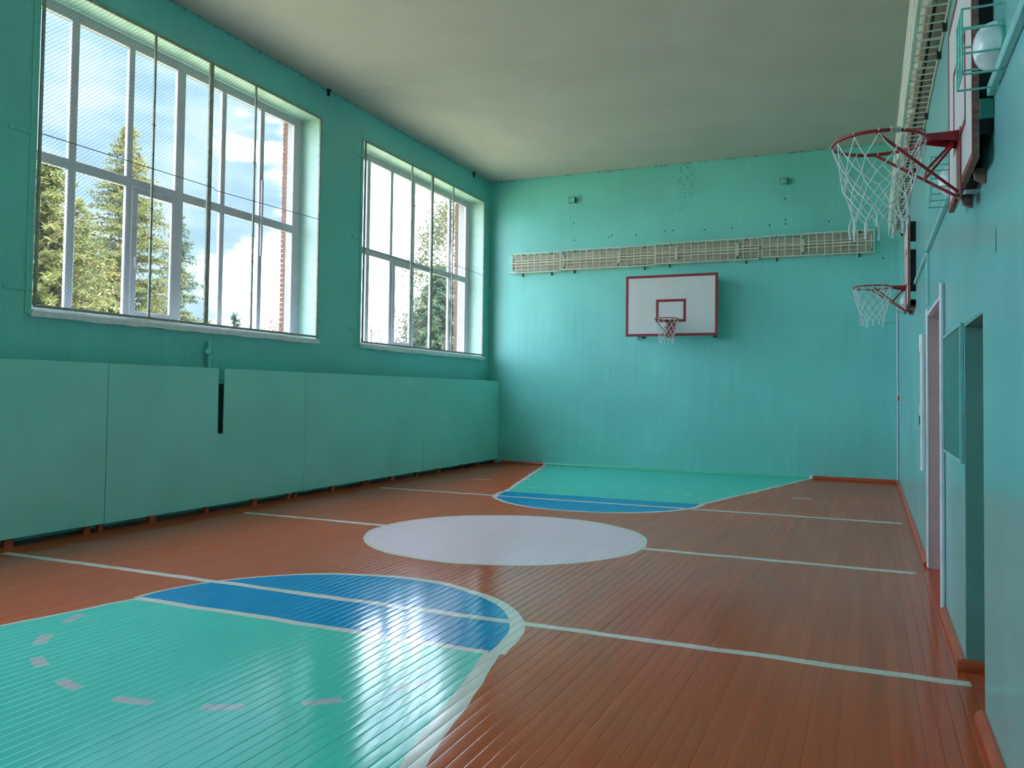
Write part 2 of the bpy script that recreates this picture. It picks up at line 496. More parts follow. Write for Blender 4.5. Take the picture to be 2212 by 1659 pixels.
wall_back = MB().box(-.1, W+.5, D, D+.3, -.2, H+.12).build('wall_back', 'wall_back', kind='structure', label='mint green end wall')
wall_front = MB().box(-.1, W+.5, Y0-.3, Y0, -.2, H+.12).build('wall_front', 'wall_left', kind='structure', label='mint green wall behind the viewer')
T = .40
D2 = (4.58, 5.43, 1.965); D1 = (6.78, 8.45, 2.285)
mb = MB()
for (a, b_, z0, z1) in ((Y0, D2[0], -.1, H+.12), (D2[0], D2[1], D2[2], H+.12), (D2[1], D1[0], -.1, H+.12),
                        (D1[0], D1[1], D1[2], H+.12), (D1[1], D, -.1, H+.12)):
    mb.box(W, W+T, a, b_, z0, z1)
mb.box(W+T+.001, W+T+.12, Y0-.3, D+.3, -.2, H+.12)
wall_right = mb.build('wall_right', 'wall_right', kind='structure', label='glossy pale teal wall with two doorways')
# linings of the doorways
for (nm, dd, mt) in (('door_1', D1, 'white_jamb'), ('door_2', D2, 'green_jamb')):
    a, b_, zt = dd
    L = MB().box(W+.002, W+T-.002, b_-.012, b_-.0005, 0, zt).build('jamb_lining', mt, wall_right)
    MB().box(W+.002, W+T-.002, a+.0005, a+.012, 0, zt).build('jamb_lining', mt, wall_right)
    MB().box(W+.002, W+T-.002, a+.012, b_-.012, zt-.012, zt-.0005).build('jamb_lining', mt, wall_right)
# doors at the back of both recesses
def door(name, a, b_, zt, mat, leaves, label):
    r = empty(name, (W+.34, (a+b_)/2, 0), kind='structure', label=label)
    wl = (b_-a-.03)/leaves
    for k in range(leaves):
        y0 = a+.015+k*wl-(a+b_)/2
        lf = MB().bbox(-.02, .02, y0+.003, y0+wl-.003, .006, zt-.016, .003).build('leaf', mat, r)
        for (p, q) in ((.14, .92), (1.06, zt-.18)):
            MB().bbox(-.028, -.0195, y0+.11, y0+wl-.11, p, q, .004).build('door_panel', mat, lf)
        hy = y0+wl-.07 if (k == 0) else y0+.07
        MB().tube([(-.02, hy, 1.0), (-.07, hy, 1.0), (-.07, hy+(-.1 if k == 0 else .1), 1.0)], .008, 8).build('door_handle', 'grille', lf)
    return r
door('door_1', D1[0], D1[1], D1[2], 'door_white', 2, 'white double door set back in the wider doorway')
door('door_2', D2[0], D2[1], D2[2], 'door_teal', 1, 'teal single door set back in the narrow doorway')
# white casings of the wider doorway
MB().bbox(W-.022, W-.0005, D1[1]-.004, D1[1]+.075, 0.002, D1[2]+.07, .006).build('trim_1', 'white_trim', kind='structure', label='white casing strip on the far side of the wide doorway')
MB().tube([(W-.018, D1[0]-.02, .003), (W-.018, D1[0]-.02, D1[2]+.09)], .017, 12).build('trim_2', 'white_trim', kind='structure', label='round white casing post on the near side of the wide doorway')
MB().bbox(W-.018, W-.0005, D1[0]-.003, D1[1]-.005, D1[2]-.002, D1[2]+.028, .004).build('trim_3', 'white_trim', kind='structure', label='thin white casing strip over the wide doorway')

# baseboards (rounded brown skirting)
def skirt(name, p0, p1, nrm, mat='brown', parent=None, h=.055, d=.045, **kw):
    p0, p1, nrm = Vector(p0), Vector(p1), Vector(nrm)
    prof = [(0, 0), (d, 0), (d, h*.45), (d*.72, h*.82), (d*.3, h), (0, h)]
    V = []
    for p in (p0, p1):
        for (a, b_) in prof: V.append(p+nrm*(a+.0006)+Vector((0, 0, b_+.0008)))
    n = len(prof)
    Fs = [tuple(range(n)), tuple(range(2*n-1, n-1, -1))]+[(i, n+i, n+(i+1) % n, (i+1) % n) for i in range(n)]
    return MB().add(V, Fs).build(name, mat, parent, **kw)
bb = empty('baseboard_back', (4, D, 0), kind='structure', label='skirting along the end wall, brown with a green stretch')
def loc_skirt(x0, x1, mat):
    o = skirt('skirting_strip', (x0-4, 0, 0), (x1-4, 0, 0), (0, -1, 0), mat, bb)
loc_skirt(PX+.05, 1.38, 'brown'); loc_skirt(1.38, 6.74, 'lane_green'); loc_skirt(6.74, W-.05, 'brown')
for x in (1.38, 6.74):
    MB().box(x-4-.03, x-4+.03, -.05, -.001, .001, .062).build('paint_mark', 'white_trim', bb)
br = empty('baseboard_right', (W, 5, 0), kind='structure', label='brown skirting along the door wall')
for (a, b_) in ((Y0+.01, D2[0]), (D2[1], D1[0]-.07), (D1[1]+.08, D-.01)):
    skirt('skirting_strip', (0, a-5, 0), (0, b_-5, 0), (-1, 0, 0), 'brown', br)
skirt('skirting_strip', (-.045, D2[1]-.013-5, 0), (.30, D2[1]-.013-5, 0), (0, -1, 0), 'brown', br)

# small filled holes in the end wall
for (x, z) in ((1.98, 5.18), (2.75, 4.83), (2.82, 4.86), (1.99, 4.81), (3.33, 4.83), (3.93, 4.88), (4.10, 4.88), (4.73, 4.85), (5.27, 4.85), (5.98, 4.86), (6.27, 4.94), (6.27, 4.86), (6.27, 5.35), (7.05, 4.85), (7.98, 4.1)):
    MB().lathe([(.0, -.004), (.013, -.004), (.015, 0)], 8, 'y', (x, D, z)).build('wall_plug', 'dark', wall_back)

MB().add([(W-.0012, 4.105, 2.20), (W-.0012, 4.115, 2.165), (W-.0012, 4.128, 2.18), (W-.0012, 4.13, 2.245), (W-.0012, 4.118, 2.29), (W-.0012, 4.11, 2.25),
          (W+.004, 4.118, 2.225)], [(i, (i+1) % 6, 6) for i in range(6)]).build('wall_scratch', 'dark', wall_right)
# ------------------------------------------------------------------ windows
def window(name, a, b_, label):
    """white plastic window: 6 columns x 2 rows, opening sash in the third column of the lower row"""
    root = empty(name, (-.36, a, WZ0), kind='structure', label=label)
    w = b_-a; h = WZ1-WZ0
    x0, x1 = -.014, .035
    ztr = 3.99-WZ0
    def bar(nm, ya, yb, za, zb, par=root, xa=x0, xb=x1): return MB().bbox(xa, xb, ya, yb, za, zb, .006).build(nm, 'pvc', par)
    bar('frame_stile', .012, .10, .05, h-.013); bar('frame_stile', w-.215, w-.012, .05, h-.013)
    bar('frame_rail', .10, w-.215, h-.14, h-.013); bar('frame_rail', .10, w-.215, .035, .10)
    cen = [6.34-5.66, 7.11-5.66, 7.89-5.66, 8.66-5.66, 9.44-5.66]
    wid = [.10, .085, .14, .085, .085]
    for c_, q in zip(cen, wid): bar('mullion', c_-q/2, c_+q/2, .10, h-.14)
    ed = [.10]
    for c_, q in zip(cen, wid): ed += [c_-q/2, c_+q/2]
    ed.append(w-.215)
    pairs = [(ed[2*i], ed[2*i+1]) for i in range(6)]
    for i, (ya, yb) in enumerate(pairs):
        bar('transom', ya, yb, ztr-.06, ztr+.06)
        for (za, zb) in ((.10, ztr-.06), (ztr+.06, h-.14)):
            MB().box(-.006, .006, ya, yb, za, zb).build('pane', 'glass', root)
    ya, yb = pairs[2]
    sash = empty('sash', (.02, 0, 0)); sash.parent = root
    for q in ((ya-.02, ya+.07, .085, ztr-.045), (yb-.07, yb+.02, .085, ztr-.045), (ya+.07, yb-.07, .085, .165), (ya+.07, yb-.07, ztr-.125, ztr-.045)):
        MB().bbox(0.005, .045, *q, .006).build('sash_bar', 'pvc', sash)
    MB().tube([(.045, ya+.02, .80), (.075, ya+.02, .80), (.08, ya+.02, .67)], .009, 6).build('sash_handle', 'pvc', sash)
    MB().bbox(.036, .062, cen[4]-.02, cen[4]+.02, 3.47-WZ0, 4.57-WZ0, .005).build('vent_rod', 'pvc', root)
    # sill: slightly uneven painted board
    mb = MB(); n = 26; top, bot = [], []
    rs = random.Random(int(a*10)+9)
    V = []
    for k in range(n+1):
        y = -.03+(w+.05)*k/n; lip = .415+rs.uniform(-.008, .010); dr = -.022+rs.uniform(-.012, .006)
        V += [(.03, y, .040), (lip-.012, y, .030), (lip+.008, y, .012), (lip-.002, y, dr-.022), (.365, y, -.02)]
    Fs = []
    for k in range(n):
        for j in range(5):
            Fs.append((k*5+j, k*5+(j+1) % 5, (k+1)*5+(j+1) % 5, (k+1)*5+j))
    Fs += [(0, 1, 2, 3, 4), tuple(n*5+j for j in (4, 3, 2, 1, 0))]
    mb.add([(x, y, z-.001) for (x, y, z) in V], Fs).build('window_sill', 'sill', root)
    return root
window('window_1', *WIN[1], 'large white plastic window with twelve panes, nearer of the two')
window('window_2', *WIN[2], 'large white plastic window with twelve panes, farther of the two')
window('window_3', *WIN[0], 'white plastic window beside the viewer, outside the picture')

# ------------------------------------------------------------------ chain-link grilles in front of the windows
def lattice(y0, y1, z0, z1, p=.054, s=.86, r=.0013):
    mb = MB()
    for sgn in (1, -1):
        k0 = -int((z1-z0)/s/p)-2; k1 = int((y1-y0)/p)+int((z1-z0)/s/p)+2
        for k in range(k0, k1):
            yb = y0+k*p                       # line y = yb + sgn*(z-z0)/s (mirrored for sgn<0)
            f = (lambda z: yb+(z-z0)/s) if sgn > 0 else (lambda z: y1-(k*p)-(z-z0)/s)
            g = (lambda y: z0+(y-yb)*s) if sgn > 0 else (lambda y: z0+(y1-k*p-y)*s)
            pts = []
            za, zb = z0, z1
            ya, ybb = f(z0), f(z1)
            lo, hi = sorted(((ya, za), (ybb, zb)))
            if hi[0] <= y0 or lo[0] >= y1: continue
            if lo[0] < y0: lo = (y0, g(y0))
            if hi[0] > y1: hi = (y1, g(y1))
            x = .0012*sgn
            q = max(1, int((hi[0]-lo[0])/.16))
            mb.tube([(x, lo[0]+(hi[0]-lo[0])*i/q, lo[1]+(hi[1]-lo[1])*i/q) for i in range(q+1)], r, 4, caps=False)
    return mb
def grille(y0, y1, ymid, label, group):
    root = empty('window_grille', (.020, y0, WZ0), label=label, cat='grille', group=group)
    w = y1-y0; z0, z1 = .045, WZ1-WZ0-.002; b = .014
    for q in ((0, .028, z0, z1), (w-.028, w, z0, z1)):
        MB().bbox(-b, b, *q, .003).build('frame_stile', 'grille', root)
    for q in ((.028, w-.028, z0, z0+.032), (.028, w-.028, z1-.028, z1)):
        MB().bbox(-b, b, *q, .003).build('frame_rail', 'grille', root)
    m_ = ymid-y0
    MB().bbox(-.012, .012, m_-.014, m_+.014, z0+.032, z1-.028, .003).build('middle_bar', 'grille', root)
    for zz in (.55, 1.0, 1.35, 2.35):
        MB().tube([(-.014, m_-.022, zz), (.017, m_-.02, zz+.006), (.017, m_+.022, zz-.008), (-.014, m_+.024, zz)], .0035, 5).build('wire_tie', 'dark_wire', root)
    lattice(.02, w-.02, z0+.02, z1-.02).build('wire_mesh', 'wire', root, kind='stuff')
    return root
def angle_frame(y0, y1, label, left, right, catz):
    """flat angle iron frame with wall straps round an opening"""
    root = empty('grille_mounting_frame', (0, y0, WZ0), label=label, cat='metal frame')
    for (ya, yb) in ((-.07, -.012), (y1-y0+.012, y1-y0+.032)):
        MB().bbox(.0006, .010, ya, yb, -.03, WZ1-WZ0+.07, .002).build('upright', 'grille_wall', root)
    MB().bbox(.0006, .008, -.012, y1-y0+.012, WZ1-WZ0+.012, WZ1-WZ0+.05, .002).build('head_strip', 'grille_wall', root)
    for z in left: MB().bbox(.0006, .012, -.30, -.07, z-WZ0-.022, z-WZ0+.022, .003).build('wall_strap', 'grille_wall', root)
    for z in right: MB().bbox(.0006, .012, y1-y0+.032, y1-y0+.15, z-WZ0-.02, z-WZ0+.02, .003).build('wall_strap', 'grille_wall', root)
angle_frame(*WIN[1], 'mint angle-iron frame with wall straps around the nearer window', (4.10, 2.52, 5.45), (5.545, 4.02, 2.6), 0)
angle_frame(*WIN[2], 'mint angle-iron frame with wall straps around the farther window', (5.46, 4.06, 2.55), (5.5,), 0)
G = 'chain-link window grilles'
grille(5.672, 8.035, 7.13, 'chain-link grille on the near half of the nearer window', G)
grille(8.045, 10.36, 8.88, 'chain-link grille on the far half of the nearer window', G)
grille(11.582, 13.925, 13.15, 'chain-link grille on the near half of the farther window', G)
grille(13.935, 16.29, 14.81, 'chain-link grille on the far half of the farther window', G)
for (pts, lab) in (([(.044, 5.69, 4.107), (.044, 8.09, 4.115), (.044, 8.13, 4.09), (.044, 10.34, 4.15)], 'thin dark tension wire stretched across the nearer window'),
                   ([(.044, 11.60, 3.92), (.044, 13.93, 3.875)], 'thin dark tension wire across the near half of the farther window'),
                   ([(.044, 13.95, 4.17), (.044, 14.75, 4.00), (.044, 14.85, 4.12), (.044, 16.28, 4.09)], 'thin dark tension wire across the far half of the farther window')):
    MB().tube(pts, .0045, 6).build('tension_wire', 'dark_wire', label=lab, cat='wire')

# ------------------------------------------------------------------ plywood covers along the window wall
def cover(y0, y1, label, posts, notch=None):
    root = empty('radiator_cover', (PX, y0, 0), label=label, cat='panel', group='plywood covers under the windows')
    w = y1-y0; g = .003; zb, zt = .083, 1.795; t = .014
    if notch:
        a, b_, zn = notch[0]-y0, notch[1]-y0, notch[2]
        poly = [(g, zb), (w-g, zb), (w-g, zt), (b_, zt), (b_-.006, zn+.01), ((a+b_)/2, zn-.012), (a+.004, zn), (a, zt), (g, zt)]
    else:
        poly = [(g, zb), (w-g, zb), (w-g, zt), (g, zt)]
    n = len(poly); V = [(x, p, q) for x in (0, -t) for (p, q) in poly]
    if notch:
        # split into convex pieces: lower strip, left, right
        mb = MB()
        mb.box(-t, 0, g, w-g, zb, zn-.012)
        mb.prism([(g, zn-.012), (a+.004, zn-.012), (a+.004, zn), (a, zt), (g, zt)], 'x', -t, 0)
        mb.prism([(b_-.006, zn-.012), (w-g, zn-.012), (w-g, zt), (b_, zt), (b_-.006, zn+.01)], 'x', -t, 0)
    else:
        mb = MB().bbox(-t, 0, g, w-g, zb, zt, .002)
    mb.build('board', 'panel', root)
    for (ya, yb) in posts:
        MB().box(-t-.05, -t-.0005, ya-y0, yb-y0, .0, 1.72).build('post', 'brown', root)
    MB().box(-t-.045, -t-.0008, g, w-g, 1.72, 1.76).build('top_rail', 'brown', root) if not notch else None
    return root
cover(2.95, 6.385, 'mint plywood cover under the window, cut by the left picture edge', ((3.4, 3.48), (4.3, 4.38), (5.28, 5.37), (6.16, 6.225), (6.33, 6.38)))
cover(6.385, 9.78, 'mint plywood cover with the tall slot cut in its top edge', ((7.01, 7.10), (7.88, 7.93), (8.73, 8.82), (9.45, 9.51), (9.61, 9.655)), (8.03, 8.14, .985))
cover(9.78, 13.29, 'mint plywood cover between the slotted one and the one in the corner', ((10.48, 10.575), (11.376, 11.43), (11.47, 11.525), (12.215, 12.32), (13.07, 13.14)))
cover(13.29, D-.004, 'mint plywood cover ending at the end wall corner', ((13.92, 14.01), (14.92, 14.98), (15.63, 15.70), (16.48, 16.52)))
tl = MB().box(.001, PX-.07, 2.95, D-.002, 1.60, 1.635).build('trim_4', 'panel', kind='structure', label='ledge behind the plywood covers')
# heating riser
r = empty('heating_pipe', (.045, 8.09, 1.64), label='mint painted riser pipe with valve above the slotted cover', cat='pipe')
MB().tube([(0, 0, 0), (0, 0, .47)], .022, 10).build('pipe', 'panel', r)
MB().tube([(0, 0, .47), (0, 0, .50)], .034, 10).build('cap', 'panel', r)
MB().tube([(0, -.01, .37), (.04, -.06, .37)], .036, 10).build('valve', 'panel', r)
MB().tube([(0, 0, .30), (0, 0, .33)], .031, 10).build('collar', 'panel', r)
# ------------------------------------------------------------------ basketball hoops
def net_mesh(cx, cy, zr, R, seed, mess=1.0):
    rs = random.Random(seed); mb = MB()
    lev = 6; n = 12
    hs = [0, .10, .17, .235, .30, .355, .40]
    rads = [R, .205, .185, .165, .148, .138, .132]
    P = {}
    for l in range(lev+1):
        for k in range(n):
            a = 2*math.pi*(k+.5*(l % 2))/n+rs.uniform(-.07, .07)*mess*(l > 0)
            rad = rads[l]*(1+rs.uniform(-.07, .07)*mess*(l > 0))
            P[l, k] = Vector((cx+rad*math.cos(a), cy+rad*math.sin(a), zr-.012-hs[l]+rs.uniform(-.012, .012)*mess*(l > 0)))
    for l in range(lev):
        for k in range(n):
            for q in ((0, 1) if l % 2 else (-1, 0)):
                a, b_ = P[l, k], P[l+1, (k+q) % n]
                mid = (a+b_)/2+Vector((0, 0, -.006))
                mb.tube([a, mid, b_], .0034, 5, caps=False)
    for k in range(n):
        a = P[0, k]                                              # loops over the rim
        mb.tube([a+Vector((0, 0, -.004)), a+Vector(((cx-a.x)*.06, (cy-a.y)*.06, .014)), a+Vector((0, 0, .024)), a+Vector(((a.x-cx)*.06, (a.y-cy)*.06, .010))], .0035, 5)
        p = P[lev, k]
        mb.lathe([(.0, .007), (.007, .003), (.007, -.004), (.0, -.008)], 6, 'z', P[lev, k])
        L = rs.uniform(.04, .085)
        for s_ in (-1, 1):
            mb.tube([p, p+Vector((s_*.006, rs.uniform(-.006, .006), -L*.5)), p+Vector((s_*.004, rs.uniform(-.008, .008), -L))], .0042, 5)
    for l in range(1, lev):
        for k in range(n):
            mb.lathe([(.0, .006), (.0058, .002), (.0058, -.003), (.0, -.006)], 5, 'z', P[l, k])
    return mb

def hoop(loc, rz, bw, bh, off, zrim, label, kind, seed, brk=()):
    """origin: wall face under the board centre, board bottom at z=0, front towards local -y"""
    root = empty('basketball_hoop', loc, rz, label=label, cat='basketball hoop', group='wall mounted basketball hoops')
    t = .024; yf = -off
    bd = MB().bbox(-bw/2, bw/2, yf, yf+t, 0, bh, .002).build('backboard', 'board', root)
    lw = .052 if kind == 'back' else .035
    e = .0025
    def frame(nm, xa, xb, za, zb, wd):
        mb = MB()
        mb.box(xa, xb, yf-e, yf+.0002, zb-wd, zb).box(xa, xb, yf-e, yf+.0002, za, za+wd)
        mb.box(xa, xa+wd, yf-e, yf+.0002, za+wd, zb-wd).box(xb-wd, xb, yf-e, yf+.0002, za+wd, zb-wd)
        mb.build(nm, 'red', bd)
    frame('border_line', -bw/2, bw/2, 0, bh, lw)
    frame('target_rectangle', -.295, .295, zrim-.03, zrim+.42, lw)
    if kind == 'side':
        mb = MB()
        for sx in (-1, 1): mb.box(sx*(bw/2+.0006)-.0006, sx*(bw/2+.0006)+.0006, yf, yf+t, .0, bh)
        mb.box(-bw/2, bw/2, yf, yf+t, -.0012, 0)
        mb.build('board_edge', 'raw_edge', bd)
        for sx in (-1, 1):
            MB().box(sx*(bw/2-.05)-.03, sx*(bw/2-.05)+.03, yf+t+.001, -.001, .12, bh-.06).build('gap_shade_batten', 'gap_shade', root)  # battens coloured black to stand for the shade in this gap
        MB().box(-.12, .12, yf+t+.001, -.001, .02, bh-.06).build('gap_shade_batten', 'gap_shade', root)
        for z in brk:
            for sx in (-1, 1):
                MB().bbox(sx*(bw/2-.028)-.03, sx*(bw/2-.028)+.03, yf+t+.001, -.0008, z, z+.09, .003).build('wall_bracket', 'teal_metal' if len(brk) > 1 else 'chalk_and_shade', root)  # single-row hoop gets dark green, painting in the shade on its brackets
        for sx in (-.25, .30):
            MB().prism([(yf+t+.002, .02), (-.002, .02), (-.002, -.05), (yf+t+.012, -.03)], 'x', sx-.02, sx+.02).build('lower_strut', 'raw_edge', root)
    else:
        fr = empty('mounting_frame', (0, 0, 0)); fr.parent = root
        for sx in (-1, 1):
            x = sx*.80
            MB().bbox(x-.022, x+.022, -.04, -.001, -.03, bh-.03, .003).build('upright', 'teal_metal', fr)
            MB().bbox(x-.02, x+.02, yf+t+.001, yf+t+.036, .02, bh-.04, .003).build('upright', 'teal_metal', fr)
            for z in (.03, bh-.12):
                MB().bbox(x-.018, x+.018, yf+t+.036, -.04, z, z+.036, .003).build('arm', 'teal_metal', fr)
            MB().tube([(x, yf+t+.03, .06), (x, -.03, bh-.12)], .012, 8).build('diagonal', 'teal_metal', fr)
        for sx in (-.55, .84):
            MB().bbox(sx-.03, sx+.03, yf+t+.003, yf+t+.10, -.035, -.001, .003).build('clip', 'dark', fr)
    # ring, neck and braces
    R = .225; cy = yf-.15-R
    rim = MB().tube([(R*math.cos(2*math.pi*k/40), cy+R*math.sin(2*math.pi*k/40), zrim) for k in range(40)], .0095, 10, closed=True).build('rim', 'rim', root)
    # neck: two folded plates running from the plate on the board to the ring
    MB().prism([(-.085, yf-.004), (.085, yf-.004), (.055, cy+R*.93), (-.055, cy+R*.93)], 'z', zrim-.006, zrim+.004).build('neck_plate', 'rim', rim)
    for sx in (-1, 1):
        MB().prism([(yf-.004, zrim-.05), (yf-.004, zrim+.004), (cy+R*.98, zrim+.004), (cy+R*.98, zrim-.014)], 'x', sx*.07-.003, sx*.07+.003).build('neck_gusset', 'rim', rim)
    MB().bbox(-.09, .09, yf-.007, yf-.0026, zrim-.34, zrim+.02, .002).build('base_plate', 'rim' if kind == 'side' else 'red', rim)
    zb = zrim-.30
    for sx in (-1, 1):
        ang = math.radians(100)
        p = (sx*R*math.sin(math.radians(78)), cy+R*math.cos(math.radians(78))*-.2, zrim-.008)
        q = (sx*.05, yf-.012, zb)
        MB().tube([p, q], .0075, 8).build('brace', 'rim', rim)
        mid = Vector(p)*.38+Vector(q)*.62
        MB().tube([mid, (sx*.045, yf-.02, zrim-.03)], .007, 8).build('short_brace', 'rim', rim)
    pa = [Vector((s_*R*math.sin(math.radians(78)), cy-.01, zrim-.008))*.38+Vector((s_*.05, yf-.012, zb))*.62 for s_ in (-1, 1)]
    MB().tube(pa, .0065, 8).build('cross_bar', 'rim', rim)
    for z in (zrim-.025, zb-.02):
        for sx in (-.06, .06):
            MB().lathe([(0, -.018), (.010, -.016), (.010, -.006)], 8, 'y', (sx, yf, z)).build('bolt', 'dark', rim)
    if len(brk) == 1:                                            # cord wound round the ring
        mb = MB(); a0 = math.radians(14)
        for q in range(5):
            a = a0+q*.045; c_ = Vector((R*math.cos(a), cy+R*math.sin(a), zrim)); o_ = Vector((math.cos(a), math.sin(a), 0))
            mb.tube([c_+o_*(.0135*math.cos(w))+Vector((0, 0, .0135*math.sin(w))) for w in [k*math.pi/5 for k in range(10)]], .0036, 5, closed=True)
        mb.build('cord_wrap', 'rope', root)
    net_mesh(0, cy, zrim, R, seed, 1.0 if kind == 'side' else .8).build('net', 'rope', root)
    return root
hoop((4.19, D, 2.69), 0, 1.81, 1.21, .556, .305, 'white backboard with red border and hoop on the end wall', 'back', 5)
hoop((W, 4.73, 2.60), -math.pi/2, 1.18, 1.03, .082, .275, 'nearest hoop on the door wall, its board cut by the top picture edge', 'side', 11, (.17,))
hoop((W, 11.20, 2.62), -math.pi/2, 1.18, 1.03, .082, .285, 'small distant hoop on the door wall near the end wall', 'side', 23, (.06, .64))

# ------------------------------------------------------------------ fluorescent lamps and wire guards
def batten_src(L):
    h = MB().bbox(0, L, -.075, 0, -.13, .13, .004).mesh('housing', 'tan')
    rf = MB().prism([(-.076, -.075), (-.076, .075), (-.105, .168), (-.112, .168), (-.09, .07), (-.09, -.07), (-.112, -.168), (-.105, -.168)], 'x', .015, L-.015).mesh('reflector', 'tan')
    tb = MB().tube([(.04, 0, 0), (L-.04, 0, 0)], .018, 10).mesh('tube', 'tube')
    cp = MB().bbox(0, .026, -.135, -.077, -.12, .12, .004).mesh('end_cap', 'cream')
    return h, rf, tb, cp
BATT = batten_src(1.195)
def lamp(loc, rz, label, group):
    r = empty('fluorescent_lamp', loc, rz, label=label, cat='lamp', group=group)
    h, rf, tb, cp = BATT
    inst(h, 'housing', (0, 0, 0), r); inst(rf, 'reflector', (0, 0, 0), r)
    for z in (-.055, .055): inst(tb, 'tube', (0, -.125, z), r)
    inst(cp, 'end_cap', (0, 0, 0), r); inst(cp, 'end_cap', (1.169, 0, 0), r)
    return r
def guard(loc, rz, L, n, label, group):
    r = empty('lamp_guard', loc, rz, label=label, cat='wire guard', group=group)
    d = .20; zt, zb = .205, -.205; q = .006
    for (y, z) in ((-d, zt), (-d, 0), (-d, zb), (-.012, zt), (-.012, zb)):
        MB().tube([(0, y, z), (L, y, z)], .0125 if y == -d else .008, 6).build('long_bar', 'cream', r)
    m_ = MB().tube([(0, -.010, zt), (0, -d, zt), (0, -d, zb), (0, -.010, zb)], .0075, 6, smooth=False).mesh('hoop_wire', 'cream')
    for k in range(n+1):
        inst(m_, 'hoop_wire', (L*k/n, 0, 0), r)
    for x in (.25, L-.25):
        MB().bbox(x-.012, x+.012, -.03, -.0005, zb-.06, zb+.01, .003).build('wall_clip', 'dark', r)
        MB().bbox(x-.012, x+.012, -.03, -.0005, zt-.01, zt+.05, .003).build('wall_clip', 'dark', r)
    return r
ZL = 4.37
ords = ['first', 'second', 'third', 'fourth', 'fifth', 'sixth']
for k in range(6):
    lamp((.60+1.2*k, D, ZL-.02+.012*k), 0, f'beige fluorescent lamp on the end wall, {ords[k]} from the window side', 'lamps on the end wall')
for k, (a, L, n, nm) in enumerate(((.57, 1.17, 8, 'short cream wire lamp guard at the window end of the end wall row'),
                                (1.755, 2.02, 14, 'cream wire lamp guard next to the short one on the end wall'),
                                (3.795, 2.0, 14, 'cream wire lamp guard above the large backboard'),
                                (5.865, 1.96, 14, 'cream wire lamp guard at the door-wall end of the end wall row'))):
    guard((a, D, ZL+.02*k-.025), 0, L, n, nm, 'wire guards on the end wall')
for k in range(8):
    lamp((W, 14.70-1.2*k, ZL), -math.pi/2, f'beige fluorescent lamp high on the door wall, {["first","second","third","fourth","fifth","sixth","seventh","eighth"][k]} from the end wall', 'lamps on the door wall')
for k in range(5):
    guard((W, 14.70-2.0*k, ZL), -math.pi/2, 1.98, 14, f'cream wire lamp guard high on the door wall, {ords[k]} from the end wall', 'wire guards on the door wall')

# ------------------------------------------------------------------ bulkhead lamps on the door wall
def bulkhead(y, z, label):
    r = empty('bulkhead_lamp', (W, y, z), -math.pi/2, label=label, cat='lamp', group='caged oval lamps on the door wall')
    MB().lathe([(0, 0), (.098, 0), (.102, -.012), (.095, -.022), (0, -.022)], 24, 'y').build('base', 'teal_metal', r)
    prof = [(.092, -.022)]+[(.092*math.cos(a)**.8 if a < 1.55 else 0, -.022-.085*math.sin(a)) for a in [i*math.pi/2/8 for i in range(1, 9)]]
    mb = MB().lathe(prof, 24, 'y')
    mb.v = [(a, b_, c_*1.12) for (a, b_, c_) in mb.v]
    mb.build('glass_dome', 'opal', r)
    gd = empty('guard'); gd.parent = r
    for zz in (-.135, -.05, .05, .135):
        MB().tube([(-.10, -.004, zz), (-.10, -.155, zz), (.10, -.155, zz), (.10, -.004, zz)], .0048, 6, smooth=False).build('guard_wire', 'teal_metal', gd)
    for xx in (-.10, 0, .10):
        MB().tube([(xx, -.155, -.135), (xx, -.155, .135)], .0048, 6).build('guard_wire', 'teal_metal', gd)
    for xx in (-.10, .10):
        for zz in (-.135, .135):
            MB().lathe([(0, -.006), (.013, -.006), (.013, 0)], 8, 'y', (xx, 0, zz)).build('foot', 'teal_metal', gd)
bulkhead(3.90, 2.995, 'caged white oval lamp beside the nearest hoop, at the right picture edge')
bulkhead(5.75, 2.88, 'caged white oval lamp just behind the nearest backboard')
bulkhead(12.55, 2.86, 'caged white oval lamp just behind the small distant hoop')

# ------------------------------------------------------------------ cable trunking, pipes and other wall fittings
tk = empty('cable_trunking', (W, 8.39, 2.40), label='long teal cable trunking along the door wall with a drop to the doorway', cat='trunking')
MB().bbox(-.030, -.0006, 2.3-8.39, 4.125-8.39, .462, .510, .003).build('near_run', 'trunk', tk)
MB().bbox(-.030, -.0006, 5.87-8.39, .018, .462, .510, .003).build('middle_run', 'trunk', tk)
MB().bbox(-.022, -.0006, -.02, .02, -.02, .461, .003).build('drop', 'trunk', tk)
MB().bbox(-.026, -.0006, .03, 2.19, .444, .486, .003).build('far_run', 'trunk', tk)
pp = empty('capped_pipe', (W-.034, 8.74, .87), label='pale vertical pipe with thick collars beside the wide doorway', cat='pipe')
MB().tube([(0, 0, 0), (0, 0, 1.18)], .026, 14).build('pipe', 'white_trim', pp)
for (a, b_) in ((1.10, 1.27), (.50, .60)):
    MB().tube([(0, 0, a), (0, 0, a+.012), (0, 0, b_-.012), (0, 0, b_)], [.030, .033, .033, .030], 14).build('collar', 'white_trim', pp)
MB().tube([(0, 0, -.012), (0, 0, .012)], .030, 14).build('end_cap', 'white_trim', pp)
MB().tube([(-.005, .03, .52), (-.028, .06, .50), (-.028, .06, .42), (-.005, .03, .40)], .005, 6).build('handle', 'dark', pp)
cb = empty('chalkboard', (W-.001, 6.06, 1.16), -math.pi/2, label='dark green chalkboard in a pale frame between the doorways', cat='chalkboard')
MB().box(-.585, .585, -.012, -.003, .015, .805).build('writing_surface', 'chalk_and_shade', cb)
for q in ((-.60, -.582, 0, .82), (.582, .60, 0, .82), (-.582, .582, 0, .020), (-.582, .582, .80, .82)):
    MB().bbox(q[0], q[1], -.020, -.0005, q[2], q[3], .002).build('frame_bar', 'trunk', cb)
